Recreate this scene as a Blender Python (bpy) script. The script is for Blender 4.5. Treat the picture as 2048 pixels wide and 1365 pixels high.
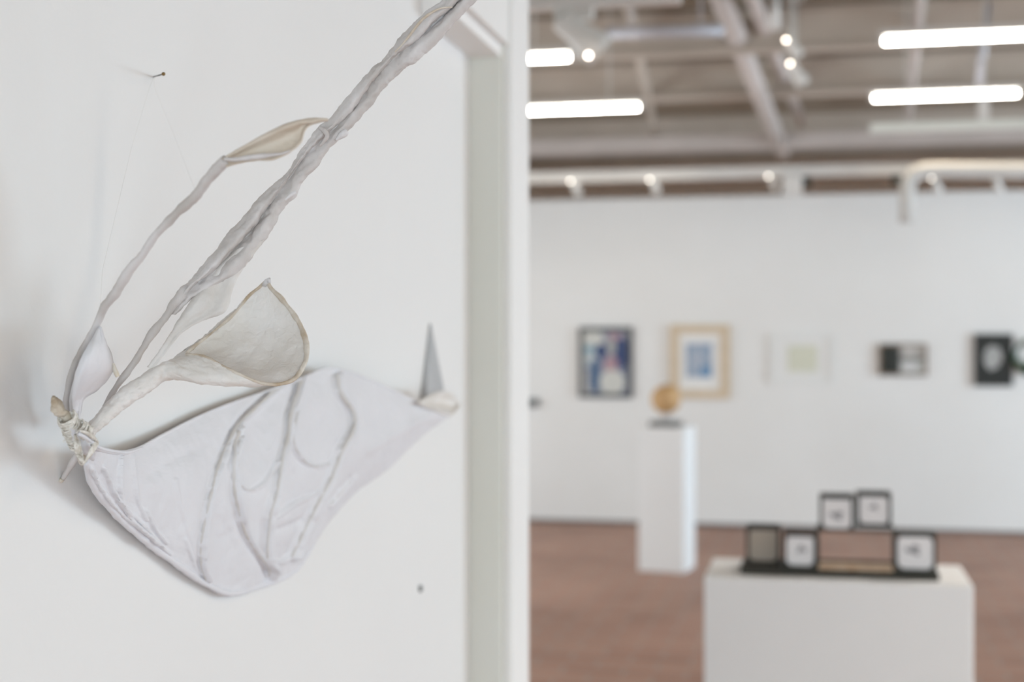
import bpy, bmesh, math, random
import numpy as np
from mathutils import Vector, Matrix, noise

# ------------------------------------------------------------------ clear
for o in list(bpy.data.objects):
    bpy.data.objects.remove(o, do_unlink=True)
S = bpy.context.scene
COL = S.collection
random.seed(4)
rng = np.random.RandomState(7)

# ------------------------------------------------------------------ camera
EYE = 1.6
YAW = math.radians(12.0)
F = 2048 * 50 / 36.0
CX, CY = 1024.0, 682.5
WALLX = -0.6                      # face of the near partition
cam_d = bpy.data.cameras.new('camera')
cam_d.lens = 50
cam_d.sensor_width = 36
cam_d.clip_start = 0.02
cam_d.dof.use_dof = True
cam_d.dof.focus_distance = 1.17
cam_d.dof.aperture_fstop = 4.3
cam = bpy.data.objects.new('camera', cam_d)
COL.objects.link(cam)
cam.location = (0, 0, EYE)
cam.rotation_euler = (math.radians(90), 0, YAW)
S.camera = cam

# ------------------------------------------------------------------ world, daylight, exposure
world = bpy.data.worlds.new('daylight')
S.world = world
world.use_nodes = True
wn, wl = world.node_tree.nodes, world.node_tree.links
bg = wn['Background']
wtc = wn.new('ShaderNodeTexCoord')
wsx = wn.new('ShaderNodeSeparateXYZ')
wrp = wn.new('ShaderNodeValToRGB')      # bright paving below the horizon, pale overcast sky above
wmr = wn.new('ShaderNodeMapRange')
wmr.inputs['From Min'].default_value = -0.08
wmr.inputs['From Max'].default_value = 0.25
wl.new(wtc.outputs['Generated'], wsx.inputs[0])
wl.new(wsx.outputs['Z'], wmr.inputs['Value'])
wl.new(wmr.outputs[0], wrp.inputs['Fac'])
wrp.color_ramp.elements[0].color = (0.90, 0.95, 1.0, 1)
wrp.color_ramp.elements[1].color = (0.52, 0.60, 0.70, 1)
wl.new(wrp.outputs['Color'], bg.inputs['Color'])
bg.inputs['Strength'].default_value = 0.4
RX = 7.5                          # inner face of the window wall
WINDOWS = [(-2.4, 0.6), (1.0, 4.0), (4.4, 7.4), (7.8, 10.6)]
REARW = [(0.2, 3.4), (3.9, 7.1)]
SILL, HEAD = 0.25, 2.7
ADDED_LEFTW = [(3.4, 6.4), (7.4, 11.2)]  # unseen side windows, added to light the picture wall and far plinth
DAY = (0.74, 0.895, 1.04)
DAY_REAR = (0.87, 0.96, 1.04)
DAY_SOFT = (0.94, 0.97, 1.0)
WARM = (1.0, 0.87, 0.70)
POWER = {'R1': 4, 'R2': 42, 'R3': 104, 'R4': 425, 'rear': 112, 'left': 94, 'near': 1, 'mid': 19, 'far': 2, 'spot': 1.2, 'beyond': 34, 'plinth': 260}
def area(kind, loc, rot, w, h, col):  # shared by window daylight and the added fill strips
    l = bpy.data.lights.new('day_or_fill_' + kind, 'AREA')
    l.shape = 'RECTANGLE'
    l.size, l.size_y = w, h
    l.energy = POWER[kind]
    l.color = col
    l['grp'] = kind
    o = bpy.data.objects.new('day_or_fill_' + kind, l)
    COL.objects.link(o)
    o.location = loc
    o.rotation_euler = rot
T = math.radians(2)
for i, (a, b) in enumerate(WINDOWS):            # daylight coming in through each window
    area('R%d' % (i + 1), (RX + 0.12, (a + b) / 2, 1.4), (math.radians(90) + T, 0, math.radians(90)), b - a, 2.2, DAY)
for (a, b) in REARW:
    area('rear', ((a + b) / 2, -3.12, 1.25), (math.radians(90), 0, 0), b - a, 1.9, DAY_REAR)
for (a, b) in ADDED_LEFTW:
    area('left', (-4.6 - 0.12, (a + b) / 2, 1.25), (math.radians(90), 0, math.radians(-90)), b - a, 1.9, DAY_SOFT)
for kind, ys_ in (('near', (-1.9, -0.3)), ('mid', (1.25, 2.8, 4.35)), ('far', (9.9, 11.0)), ('beyond', (14.6,))):   # warm strip lamps without fixtures, added to brighten the room
    for y in ys_:
        for x0 in (1.6, 4.6) if kind not in ('far', 'beyond') else (-3.5, 0.4, 3.6):
            area(kind, (x0 + 1.3, y, 2.95), (0, 0, 0), 2.6, 0.06, WARM)
l = bpy.data.lights.new('plinth_fill_spot', 'SPOT')       # unseen spot, added to brighten the near plinth's top
l.energy = POWER['plinth']; l.color = (1.0, 0.95, 0.9); l.spot_size = math.radians(32); l.spot_blend = 0.8
l.shadow_soft_size = 0.05; l['grp'] = 'plinth'
o = bpy.data.objects.new('plinth_fill_spot', l); COL.objects.link(o)
o.location = (2.3, 6.0, 3.0)
o.rotation_euler = (Vector((0.06, 4.12, 0.95)) - Vector((2.3, 6.0, 3.0))).to_track_quat('-Z', 'Y').to_euler()
S.view_settings.view_transform = 'Standard'
S.view_settings.look = 'None'
S.view_settings.gamma = 1
S.view_settings.use_curve_mapping = False
S.view_settings.exposure = 0.0
S.cycles.use_denoising = True
S.cycles.max_bounces = 10
S.cycles.diffuse_bounces = 6
S.cycles.sample_clamp_indirect = 8

# ------------------------------------------------------------------ materials
def new_mat(name, col=(0.8, 0.8, 0.8), rough=0.6, metal=0.0, emit=None, strength=0.0):
    m = bpy.data.materials.new(name)
    m.use_nodes = True
    b = m.node_tree.nodes['Principled BSDF']
    b.inputs['Base Color'].default_value = (*col, 1)
    b.inputs['Roughness'].default_value = rough
    b.inputs['Metallic'].default_value = metal
    if emit:
        b.inputs['Emission Color'].default_value = (*emit, 1)
        b.inputs['Emission Strength'].default_value = strength
    return m

def noisy(name, c1, c2, scale=6, rough=0.6, bump=0.0, bscale=60, detail=6, stretch=(1, 1, 1), lo=0.35, hi=0.65, bdist=0.002):
    m = new_mat(name, c1, rough)
    nt = m.node_tree
    N, L = nt.nodes, nt.links
    b = N['Principled BSDF']
    tc = N.new('ShaderNodeTexCoord')
    mp = N.new('ShaderNodeMapping')
    mp.inputs['Scale'].default_value = stretch
    L.new(tc.outputs['Object'], mp.inputs['Vector'])
    n = N.new('ShaderNodeTexNoise')
    n.inputs['Scale'].default_value = scale
    n.inputs['Detail'].default_value = detail
    L.new(mp.outputs['Vector'], n.inputs['Vector'])
    r = N.new('ShaderNodeValToRGB')
    r.color_ramp.elements[0].position = lo
    r.color_ramp.elements[1].position = hi
    r.color_ramp.elements[0].color = (*c1, 1)
    r.color_ramp.elements[1].color = (*c2, 1)
    L.new(n.outputs['Fac'], r.inputs['Fac'])
    L.new(r.outputs['Color'], b.inputs['Base Color'])
    if bump:
        n2 = N.new('ShaderNodeTexNoise')
        n2.inputs['Scale'].default_value = bscale
        n2.inputs['Detail'].default_value = 5
        n2.inputs['Distortion'].default_value = 0.6
        L.new(mp.outputs['Vector'], n2.inputs['Vector'])
        bu = N.new('ShaderNodeBump')
        bu.inputs['Strength'].default_value = bump
        bu.inputs['Distance'].default_value = bdist
        L.new(n2.outputs['Fac'], bu.inputs['Height'])
        L.new(bu.outputs['Normal'], b.inputs['Normal'])
    return m

M = {}
M['wall'] = noisy('white_wall_paint', (0.80, 0.79, 0.77), (0.82, 0.815, 0.80), 1.5, 0.75, 0.08, 90)
M['near_wall'] = noisy('near_wall_paint', (0.775, 0.77, 0.76), (0.79, 0.785, 0.775), 2.0, 0.6, 0.10, 120)
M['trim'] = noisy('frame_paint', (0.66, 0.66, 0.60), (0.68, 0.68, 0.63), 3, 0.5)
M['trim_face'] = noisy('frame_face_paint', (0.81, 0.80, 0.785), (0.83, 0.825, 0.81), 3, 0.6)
M['plinth'] = noisy('plinth_paint', (0.86, 0.875, 0.88), (0.88, 0.895, 0.90), 3, 0.5)
M['deck'] = noisy('ceiling_deck', (0.28, 0.23, 0.17), (0.37, 0.315, 0.25), 1.2, 0.8, stretch=(0.25, 3, 1))
M['beam'] = noisy('beam_paint', (0.50, 0.44, 0.375), (0.56, 0.495, 0.43), 2, 0.7)
M['pipe'] = noisy('pipe_paint', (0.58, 0.525, 0.495), (0.64, 0.58, 0.55), 2, 0.6)
M['pale_pipe'] = noisy('pale_pipe_paint', (0.70, 0.68, 0.65), (0.75, 0.73, 0.7), 2, 0.6)
M['downpipe'] = noisy('downpipe_paint', (0.60, 0.585, 0.555), (0.64, 0.625, 0.60), 2, 0.7)
M['lobe_paper'] = noisy('lobe_paper', (0.58, 0.545, 0.505), (0.70, 0.68, 0.66), 26, 0.7, 0.5, 190, bdist=0.0012)
M['darkmetal'] = new_mat('dark_metal', (0.022, 0.021, 0.014), 0.6)
M['duct'] = new_mat('galvanised_duct', (0.5, 0.5, 0.54), 0.45, 0.3)
M['white_metal'] = new_mat('white_metal', (0.72, 0.71, 0.68), 0.4)
M['tube'] = new_mat('lit_tube', (1, 1, 1), 0.5, emit=(1.0, 0.95, 0.88), strength=26)
M['tube_off'] = new_mat('unlit_tube', (0.78, 0.80, 0.74), 0.4)
M['lens'] = new_mat('spot_glint', (1, 1, 1), 0.5, emit=(1.0, 0.88, 0.76), strength=13)  # emissive stand-in for the glints on the spotlight heads
M['glint_dim'] = new_mat('spot_glint_dim', (1, 1, 1), 0.5, emit=(1.0, 0.93, 0.82), strength=9)
M['paper'] = noisy('plaster_paper', (0.74, 0.73, 0.74), (0.64, 0.62, 0.62), 22, 0.55, 0.55, 190, bdist=0.0012)
M['leaf_paper'] = noisy('leaf_paper', (0.74, 0.745, 0.775), (0.71, 0.71, 0.74), 14, 0.8, 0.30, 110, bdist=0.0012)
M['shade_grey_paper'] = noisy('shade_grey_paper', (0.49, 0.455, 0.43), (0.66, 0.635, 0.63), 30, 0.6, 0.6, 200, stretch=(1, 1, 0.5), bdist=0.0012)  # grey deepened to carry the weaker light on left-facing stems
M['bloom_paper'] = noisy('bloom_paper', (0.80, 0.765, 0.72), (0.90, 0.88, 0.86), 25, 0.5, 0.9, 130, bdist=0.0016)
M['rim'] = noisy('rim_cord', (0.46, 0.36, 0.25), (0.70, 0.65, 0.58), 45, 0.7, 0.6, 250)
for k_ in ('paper', 'leaf_paper', 'shade_grey_paper', 'bloom_paper'):
    M[k_].node_tree.nodes['Principled BSDF'].inputs['Specular IOR Level'].default_value = 0.25
def thin_paper(m, amount, col):
    """thin sheet that lets some light through"""
    nt = m.node_tree
    p = nt.nodes['Principled BSDF']; out = [n for n in nt.nodes if n.type == 'OUTPUT_MATERIAL'][0]
    t = nt.nodes.new('ShaderNodeBsdfTranslucent'); t.inputs['Color'].default_value = (*col, 1)
    mx = nt.nodes.new('ShaderNodeMixShader'); mx.inputs[0].default_value = amount
    nt.links.new(p.outputs[0], mx.inputs[1]); nt.links.new(t.outputs[0], mx.inputs[2]); nt.links.new(mx.outputs[0], out.inputs[0])
thin_paper(M['bloom_paper'], 0.14, (0.98, 0.94, 0.88))
M['pod_paper'] = noisy('pod_paper', (0.58, 0.50, 0.41), (0.72, 0.66, 0.58), 20, 0.6, 0.4, 130)
M['vein'] = noisy('vein_cord', (0.58, 0.555, 0.53), (0.68, 0.67, 0.665), 30, 0.8, 0.5, 160)
M['stick'] = noisy('dry_stick', (0.62, 0.54, 0.40), (0.74, 0.70, 0.62), 60, 0.7, 0.6, 260)
M['stub'] = noisy('dry_stub', (0.45, 0.37, 0.27), (0.70, 0.64, 0.55), 60, 0.8, 0.8, 260)
M['twine'] = noisy('white_twine', (0.84, 0.82, 0.77), (0.58, 0.54, 0.47), 300, 0.9, 0.8, 900, bdist=0.0006)
M['steel'] = new_mat('nail_steel', (0.16, 0.15, 0.14), 0.35, 0.7)
M['brass'] = new_mat('nail_head', (0.22, 0.14, 0.05), 0.4, 0.6)
M['thread'] = new_mat('clear_thread', (0.72, 0.71, 0.68), 0.3)
M['wedge'] = noisy('wedge_grey', (0.42, 0.43, 0.44), (0.48, 0.49, 0.50), 12, 0.8)
M['ball'] = noisy('ochre_wood', (0.50, 0.30, 0.13), (0.62, 0.40, 0.20), 9, 0.6, 0.3, 40)
M['acrylic'] = new_mat('pale_stand', (0.62, 0.58, 0.56), 0.3)
M['slate'] = new_mat('grey_slab', (0.17, 0.17, 0.17), 0.5)
M['oak'] = noisy('pale_oak', (0.60, 0.47, 0.32), (0.68, 0.56, 0.42), 6, 0.5, stretch=(1, 1, 12))
M['blackframe'] = new_mat('charcoal_frame', (0.07, 0.07, 0.07), 0.5)
M['brownframe'] = new_mat('walnut_frame', (0.22, 0.15, 0.10), 0.5)
M['matboard'] = new_mat('white_mat_board', (0.80, 0.79, 0.77), 0.8)
M['plaque'] = noisy('tan_plaque', (0.50, 0.32, 0.19), (0.64, 0.48, 0.34), 40, 0.5)
M['facewhite'] = new_mat('white_face', (0.82, 0.81, 0.82), 0.5)
M['facetan'] = new_mat('tan_face', (0.42, 0.355, 0.29), 0.5)
M['sketch'] = new_mat('grey_sketch', (0.30, 0.30, 0.32), 0.6)
M['green'] = noisy('dark_green_leaves', (0.006, 0.03, 0.008), (0.02, 0.08, 0.02), 60, 0.6)
M['glassy'] = new_mat('window_glass', (1, 1, 1), 0.0)
gb = M['glassy'].node_tree
gb.nodes.clear()
_o = gb.nodes.new('ShaderNodeOutputMaterial'); _t = gb.nodes.new('ShaderNodeBsdfTransparent')
_t.inputs['Color'].default_value = (0.94, 0.96, 0.96, 1)
gb.links.new(_t.outputs[0], _o.inputs[0])
M['screw'] = new_mat('screw_grey', (0.18, 0.19, 0.19), 0.5, 0.4)
M['box_grey'] = new_mat('grey_plastic', (0.16, 0.16, 0.16), 0.5)

def floor_mat():
    m = new_mat('brick_floor', (0.4, 0.25, 0.2), 0.5)
    m.node_tree.nodes['Principled BSDF'].inputs['Specular IOR Level'].default_value = 0.35
    nt = m.node_tree; N, L = nt.nodes, nt.links
    b = N['Principled BSDF']
    tc = N.new('ShaderNodeTexCoord')
    br = N.new('ShaderNodeTexBrick')
    br.inputs['Color1'].default_value = (0.40, 0.205, 0.14, 1)
    br.inputs['Color2'].default_value = (0.49, 0.275, 0.195, 1)
    br.inputs['Mortar'].default_value = (0.40, 0.33, 0.285, 1)
    br.inputs['Scale'].default_value = 1.0
    br.inputs['Brick Width'].default_value = 0.30
    br.inputs['Row Height'].default_value = 0.15
    br.inputs['Mortar Size'].default_value = 0.008
    L.new(tc.outputs['Object'], br.inputs['Vector'])
    n = N.new('ShaderNodeTexNoise')
    n.inputs['Scale'].default_value = 0.9
    n.inputs['Detail'].default_value = 4
    L.new(tc.outputs['Object'], n.inputs['Vector'])
    mx = N.new('ShaderNodeMixRGB')
    mx.blend_type = 'MULTIPLY'
    mx.inputs['Fac'].default_value = 0.5
    r = N.new('ShaderNodeValToRGB')
    r.color_ramp.elements[0].position = 0.38; r.color_ramp.elements[0].color = (0.62, 0.60, 0.58, 1)
    r.color_ramp.elements[1].position = 0.62; r.color_ramp.elements[1].color = (1, 1, 1, 1)
    L.new(n.outputs['Fac'], r.inputs['Fac'])
    L.new(br.outputs['Color'], mx.inputs['Color1'])
    L.new(r.outputs['Color'], mx.inputs['Color2'])
    L.new(mx.outputs['Color'], b.inputs['Base Color'])
    return m
M['floor'] = floor_mat()

# ------------------------------------------------------------------ helpers
CA, SA = math.cos(YAW), math.sin(YAW)

def P(px, py, zc):
    """Point seen at photo position (px, py), at distance zc along the view axis."""
    u, v = (px - CX) / F, (CY - py) / F
    return np.array([zc * (u * CA - SA), zc * (CA + u * SA), EYE + zc * v])

def PN(px, py, n=0.0):
    """Point seen at (px, py) standing n metres off the near partition wall."""
    u = (px - CX) / F
    return P(px, py, (WALLX + n) / (u * CA - SA))

def PY(px, py, Y):
    """Point seen at (px, py) on the plane at depth Y of the room."""
    u = (px - CX) / F
    return P(px, py, Y / (CA + u * SA))

def tag(o, label=None, cat=None, group=None, kind=None):
    if label: o['label'] = label
    if cat: o['category'] = cat
    if group: o['group'] = group
    if kind: o['kind'] = kind
    return o

def thing(name, label, cat, loc, group=None, rz=0.0):
    o = bpy.data.objects.new(name, None)
    o.empty_display_size = 0.05
    COL.objects.link(o)
    o.location = loc
    o.rotation_euler = (0, 0, rz)
    return tag(o, label, cat, group)

def wloc(p):
    v = Vector((0, 0, 0))
    while p is not None:
        v += Vector(p.location)
        p = p.parent
    return v

class MB:
    def __init__(s):
        s.v, s.f = [], []
    def add(s, vs, fs):
        k = len(s.v)
        s.v += [tuple(map(float, q)) for q in vs]
        s.f += [tuple(i + k for i in q) for q in fs]
        return s
    def box(s, x0, x1, y0, y1, z0, z1):
        vs = [(x, y, z) for x in (x0, x1) for y in (y0, y1) for z in (z0, z1)]
        fs = [(0, 1, 3, 2), (4, 6, 7, 5), (0, 4, 5, 1), (2, 3, 7, 6), (0, 2, 6, 4), (1, 5, 7, 3)]
        return s.add(vs, fs)
    def tube(s, pts, radii, seg=12, caps=True, wob=0.0):
        pts = [Vector(p) for p in pts]
        if not hasattr(radii, '__len__'):
            radii = [radii] * len(pts)
        up = Vector((0.13, 0.21, 0.97)).normalized()
        rings = []
        prev = None
        for i, p in enumerate(pts):
            t = (pts[min(i + 1, len(pts) - 1)] - pts[max(i - 1, 0)]).normalized()
            a = (prev if prev is not None else up)
            a = (a - t * a.dot(t))
            if a.length < 1e-6:
                a = t.orthogonal()
            a.normalize()
            prev = a
            b = t.cross(a)
            ring = []
            for k in range(seg):
                th = 2 * math.pi * k / seg
                d = a * math.cos(th) + b * math.sin(th)
                r = radii[i]
                if wob:
                    q = p + d * r
                    r *= 1 + wob * noise.noise(q * 90) + 0.5 * wob * noise.noise(q * 260)
                ring.append(p + d * r)
            rings.append(ring)
        vs = [q for r in rings for q in r]
        fs = []
        for i in range(len(rings) - 1):
            for k in range(seg):
                k2 = (k + 1) % seg
                fs.append((i * seg + k, i * seg + k2, (i + 1) * seg + k2, (i + 1) * seg + k))
        if caps:
            fs.append(tuple(range(seg))[::-1])
            fs.append(tuple((len(rings) - 1) * seg + k for k in range(seg)))
        return s.add(vs, fs)
    def lathe(s, prof, seg=24, c=(0, 0, 0), axis='z'):
        vs, fs = [], []
        for (r, z) in prof:
            for k in range(seg):
                th = 2 * math.pi * k / seg
                q = (r * math.cos(th), r * math.sin(th), z)
                if axis == 'y': q = (q[0], q[2], q[1])
                if axis == 'x': q = (q[2], q[0], q[1])
                vs.append((q[0] + c[0], q[1] + c[1], q[2] + c[2]))
        for i in range(len(prof) - 1):
            for k in range(seg):
                k2 = (k + 1) % seg
                fs.append((i * seg + k, i * seg + k2, (i + 1) * seg + k2, (i + 1) * seg + k))
        fs.append(tuple(range(seg))[::-1])
        fs.append(tuple((len(prof) - 1) * seg + k for k in range(seg)))
        return s.add(vs, fs)
    def grid(s, G, closed_v=False, closed_u=False):
        nu, nv = G.shape[:2]
        fs = []
        for i in range(nu if closed_u else nu - 1):
            for j in range(nv if closed_v else nv - 1):
                i2, j2 = (i + 1) % nu, (j + 1) % nv
                fs.append((i * nv + j, i2 * nv + j, i2 * nv + j2, i * nv + j2))
        return s.add(G.reshape(-1, 3), fs)
    def build(s, name, mat, parent=None, smooth=False, bevel=0.0, solid=0.0, origin=None, loc=None):
        me = bpy.data.meshes.new(name)
        off = Vector((0, 0, 0))
        if parent is not None and origin is None:
            off = wloc(parent)
        if origin is not None:
            off = Vector(origin)
        me.from_pydata([tuple(Vector(q) - off) for q in s.v], [], s.f)
        me.update()
        bm = bmesh.new(); bm.from_mesh(me)
        bmesh.ops.recalc_face_normals(bm, faces=bm.faces)
        bm.to_mesh(me); bm.free()
        if smooth:
            for p in me.polygons: p.use_smooth = True
        me.materials.append(mat)
        o = bpy.data.objects.new(name, me)
        COL.objects.link(o)
        if parent is not None:
            o.parent = parent
        elif origin is not None:
            o.location = origin
        if loc is not None:
            o.location = loc
        if solid:
            md = o.modifiers.new('thickness', 'SOLIDIFY')
            md.thickness = solid; md.offset = 0
        if bevel:
            md = o.modifiers.new('bevel', 'BEVEL')
            md.width = bevel; md.segments = 2; md.limit_method = 'ANGLE'
        return o

def cr(pts, n, closed=False):
    """Catmull-Rom resample of a list of points (any dimension) to n samples."""
    pts = np.array(pts, float)
    k = len(pts)
    if closed:
        seg = np.linspace(0, k, n, endpoint=False)
    else:
        seg = np.linspace(0, k - 1, n)
    out = []
    for t in seg:
        i = int(math.floor(t))
        if not closed: i = min(i, k - 2)
        u = t - i
        if closed:
            p0, p1, p2, p3 = pts[(i - 1) % k], pts[i % k], pts[(i + 1) % k], pts[(i + 2) % k]
        else:
            p1, p2 = pts[i], pts[i + 1]
            p0 = pts[i - 1] if i > 0 else 2 * p1 - p2
            p3 = pts[i + 2] if i + 2 < k else 2 * p2 - p1
        out.append(0.5 * ((2 * p1) + (-p0 + p2) * u + (2 * p0 - 5 * p1 + 4 * p2 - p3) * u * u + (-p0 + 3 * p1 - 3 * p2 + p3) * u ** 3))
    return np.array(out)

def surf(rows, nu, nv, closed_v=False):
    """rows: list of equally long lists of 3-D points -> smooth grid nu x nv."""
    A = np.array([cr(r, nv, closed_v) for r in rows])
    return np.stack([cr(A[:, j], nu) for j in range(A.shape[1])], 1)

def gnormals(G, closed_v=False):
    du = np.gradient(G, axis=0)
    if closed_v:
        dv = np.roll(G, -1, 1) - np.roll(G, 1, 1)
    else:
        dv = np.gradient(G, axis=1)
    n = np.cross(du, dv)
    l = np.linalg.norm(n, axis=2, keepdims=True)
    return n / np.maximum(l, 1e-9)

def crumple(G, amp, scale, closed_v=False, seed=0.0):
    n = gnormals(G, closed_v)
    out = G.copy()
    for i in range(G.shape[0]):
        for j in range(G.shape[1]):
            q = Vector(G[i, j]) * scale + Vector((seed, 0, 0))
            a = noise.noise(q) + 0.5 * (1 - 2 * abs(noise.noise(q * 2.3))) * 0.8 + 0.25 * noise.noise(q * 5.1)
            out[i, j] += n[i, j] * amp * a
    return out

def project(G):
    """Where points of a surface fall in the photo (to place its veins)."""
    d = G - np.array([0, 0, EYE])
    x = d[..., 0] * CA + d[..., 1] * SA
    z = -d[..., 0] * SA + d[..., 1] * CA
    return CX + F * x / z, CY - F * d[..., 2] / z

def seg_dist(X, Y, poly):
    best = np.full(X.shape, 1e9)
    for (a, b) in zip(poly[:-1], poly[1:]):
        ax, ay = a[:2]; bx, by = b[:2]
        vx, vy = bx - ax, by - ay
        t = np.clip(((X - ax) * vx + (Y - ay) * vy) / (vx * vx + vy * vy + 1e-9), 0, 1)
        best = np.minimum(best, np.hypot(X - ax - t * vx, Y - ay - t * vy))
    return best

# ================================================================== SETTING
FARY = 12.3                       # the picture wall
WTOP = 2.84
DECK = 3.62
ROOMY = 17.0
LX = -4.6

def struct(name, mb, mat, **k):
    return tag(mb.build(name, mat, **k), kind='structure')

struct('floor', MB().box(LX, RX + 0.2, -3, ROOMY, -0.1, 0), M['floor'])
# near partition with its door frame
struct('wall_left', MB().box(-0.76, WALLX, -2.9, 2.64, 0, 3.05), M['near_wall'])
HB = 2.104
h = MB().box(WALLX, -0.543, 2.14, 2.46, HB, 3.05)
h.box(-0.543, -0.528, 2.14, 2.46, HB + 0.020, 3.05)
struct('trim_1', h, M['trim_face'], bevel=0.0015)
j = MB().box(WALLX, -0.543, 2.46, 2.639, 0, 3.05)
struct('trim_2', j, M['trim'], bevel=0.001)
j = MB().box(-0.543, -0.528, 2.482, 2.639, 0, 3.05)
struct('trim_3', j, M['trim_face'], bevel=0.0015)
# picture wall, side and rear walls
struct('wall_back', MB().box(LX, RX, FARY, FARY + 0.18, 0, WTOP), M['wall'])
struct('wall_far', MB().box(LX, RX, ROOMY, ROOMY + 0.15, 0, DECK), M['wall'])
w = MB().box(LX - 0.15, LX, -3, ROOMY, 0, SILL).box(LX - 0.15, LX, -3, ROOMY, HEAD, DECK)
ys = [-3] + [y for ab in ADDED_LEFTW for y in ab] + [ROOMY]
for a, b in zip(ys[0::2], ys[1::2]):
    w.box(LX - 0.15, LX, a, b, SILL, HEAD)
struct('wall_side', w, M['wall'])
for i, (a, b) in enumerate(ADDED_LEFTW):  # frames of the added side windows
    f = MB()
    f.box(LX - 0.1, LX - 0.05, a, b, SILL, SILL + 0.05).box(LX - 0.1, LX - 0.05, a, b, HEAD - 0.05, HEAD)
    for y in (a, (a + b) / 2 - 0.025, b - 0.05):
        f.box(LX - 0.1, LX - 0.05, y, y + 0.05, SILL + 0.05, HEAD - 0.05)
    fr = struct('window_%d' % (i + 21), f, M['white_metal'])
    MB().box(LX - 0.077, LX - 0.073, a + 0.05, b - 0.05, SILL + 0.05, HEAD - 0.05).build('window_pane', M['glassy'], fr)
w = MB().box(LX, RX, -3.15, -3, 0, SILL).box(LX, RX, -3.15, -3, HEAD, DECK)
xs = [LX] + [x for ab in REARW for x in ab] + [RX]
for a, b in zip(xs[0::2], xs[1::2]):
    w.box(a, b, -3.15, -3, SILL, HEAD)
struct('wall_rear', w, M['wall'])
for i, (a, b) in enumerate(REARW):
    f = MB()
    f.box(a, b, -3.1, -3.05, SILL, SILL + 0.05).box(a, b, -3.1, -3.05, HEAD - 0.05, HEAD)
    for x in (a, (a + b) / 2 - 0.025, b - 0.05):
        f.box(x, x + 0.05, -3.1, -3.05, SILL + 0.05, HEAD - 0.05)
    fr = struct('window_%d' % (i + 11), f, M['white_metal'])
    MB().box(a + 0.05, b - 0.05, -3.077, -3.073, SILL + 0.05, HEAD - 0.05).build('window_pane', M['glassy'], fr)
struct('shadow_gap_back', MB().box(LX, RX, FARY - 0.012, FARY - 0.001, 0, 0.035), new_mat('shadow_gap_tone', (0.16, 0.13, 0.12), 0.6))  # dark strip standing in for the shadow gap at the wall's foot
w = MB()
w.box(RX, RX + 0.2, -3.15, ROOMY, 0, SILL)
w.box(RX, RX + 0.2, -3.15, ROOMY, HEAD, DECK)
ys = [-3.15] + [y for ab in WINDOWS for y in ab] + [ROOMY]
for a, b in zip(ys[0::2], ys[1::2]):
    w.box(RX, RX + 0.2, a, b, SILL, HEAD)
struct('wall_right', w, M['wall'])
for i, (a, b) in enumerate(WINDOWS):
    f = MB()
    t = 0.05
    f.box(RX + 0.05, RX + 0.11, a, b, SILL, SILL + t)
    f.box(RX + 0.05, RX + 0.11, a, b, HEAD - t, HEAD)
    for y in (a, (a + b) / 2 - t / 2, b - t):
        f.box(RX + 0.05, RX + 0.11, y, y + t, SILL + t, HEAD - t)
    fr = struct('window_%d' % (i + 1), f, M['white_metal'])
    MB().box(RX + 0.078, RX + 0.082, a + t, b - t, SILL + t, HEAD - t).build('window_pane', M['glassy'], fr)

# ceiling: ribbed deck
c = MB()
y = -3.0
while y < ROOMY:
    c.box(LX - 0.15, RX + 0.2, y, y + 0.16, DECK, DECK + 0.08)
    c.box(LX - 0.15, RX + 0.2, y + 0.16, y + 0.32, DECK + 0.06, DECK + 0.12)
    y += 0.32
struct('ceiling', c, M['deck'])

def deck_z(y):
    return DECK + (0.062 if ((y + 3.0) % 0.32) > 0.16 else 0.002)

# ------------------------------------------------------------------ ceiling steelwork and services
def place(obj_): return obj_

BEAMS = [(5.6, 0.10), (7.2, 0.10), (8.8, 0.11), (10.4, 0.16), (12.9, 0.10), (14.1, 0.14), (15.9, 0.16)]
for i, (y, wd) in enumerate(BEAMS):
    b = MB()
    z0, z1 = 3.36, DECK
    b.box(LX, RX, y - wd / 2, y + wd / 2, z0, z0 + 0.02)
    b.box(LX, RX, y - wd / 2, y + wd / 2, z1 - 0.02, z1)
    b.box(LX, RX, y - 0.012, y + 0.012, z0 + 0.02, z1 - 0.02)
    o = b.build('ceiling_beam', M['beam'], origin=(0, y, z0))
    tag(o, ['pale steel ceiling beam nearest the viewer, first row', 'pale steel ceiling beam in the second row from the viewer',
            'pale steel ceiling beam just beyond the second row of tubes', 'wide pale steel beam between the lit tubes and picture wall',
            'narrow beam just beyond the top of the picture wall', 'steel beam seen above the picture wall, behind the light track',
            'farthest steel beam, low above the picture wall'][i], 'beam', 'steel beams under the ceiling deck')

def pipe(name, p0, p1, r, mat, label, cat='pipe', group=None, mids=()):
    mb = MB().tube([p0, *mids, p1], r, 14)
    o = mb.build(name, mat, origin=tuple(p0), smooth=True)
    return tag(o, label, cat, group)

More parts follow.
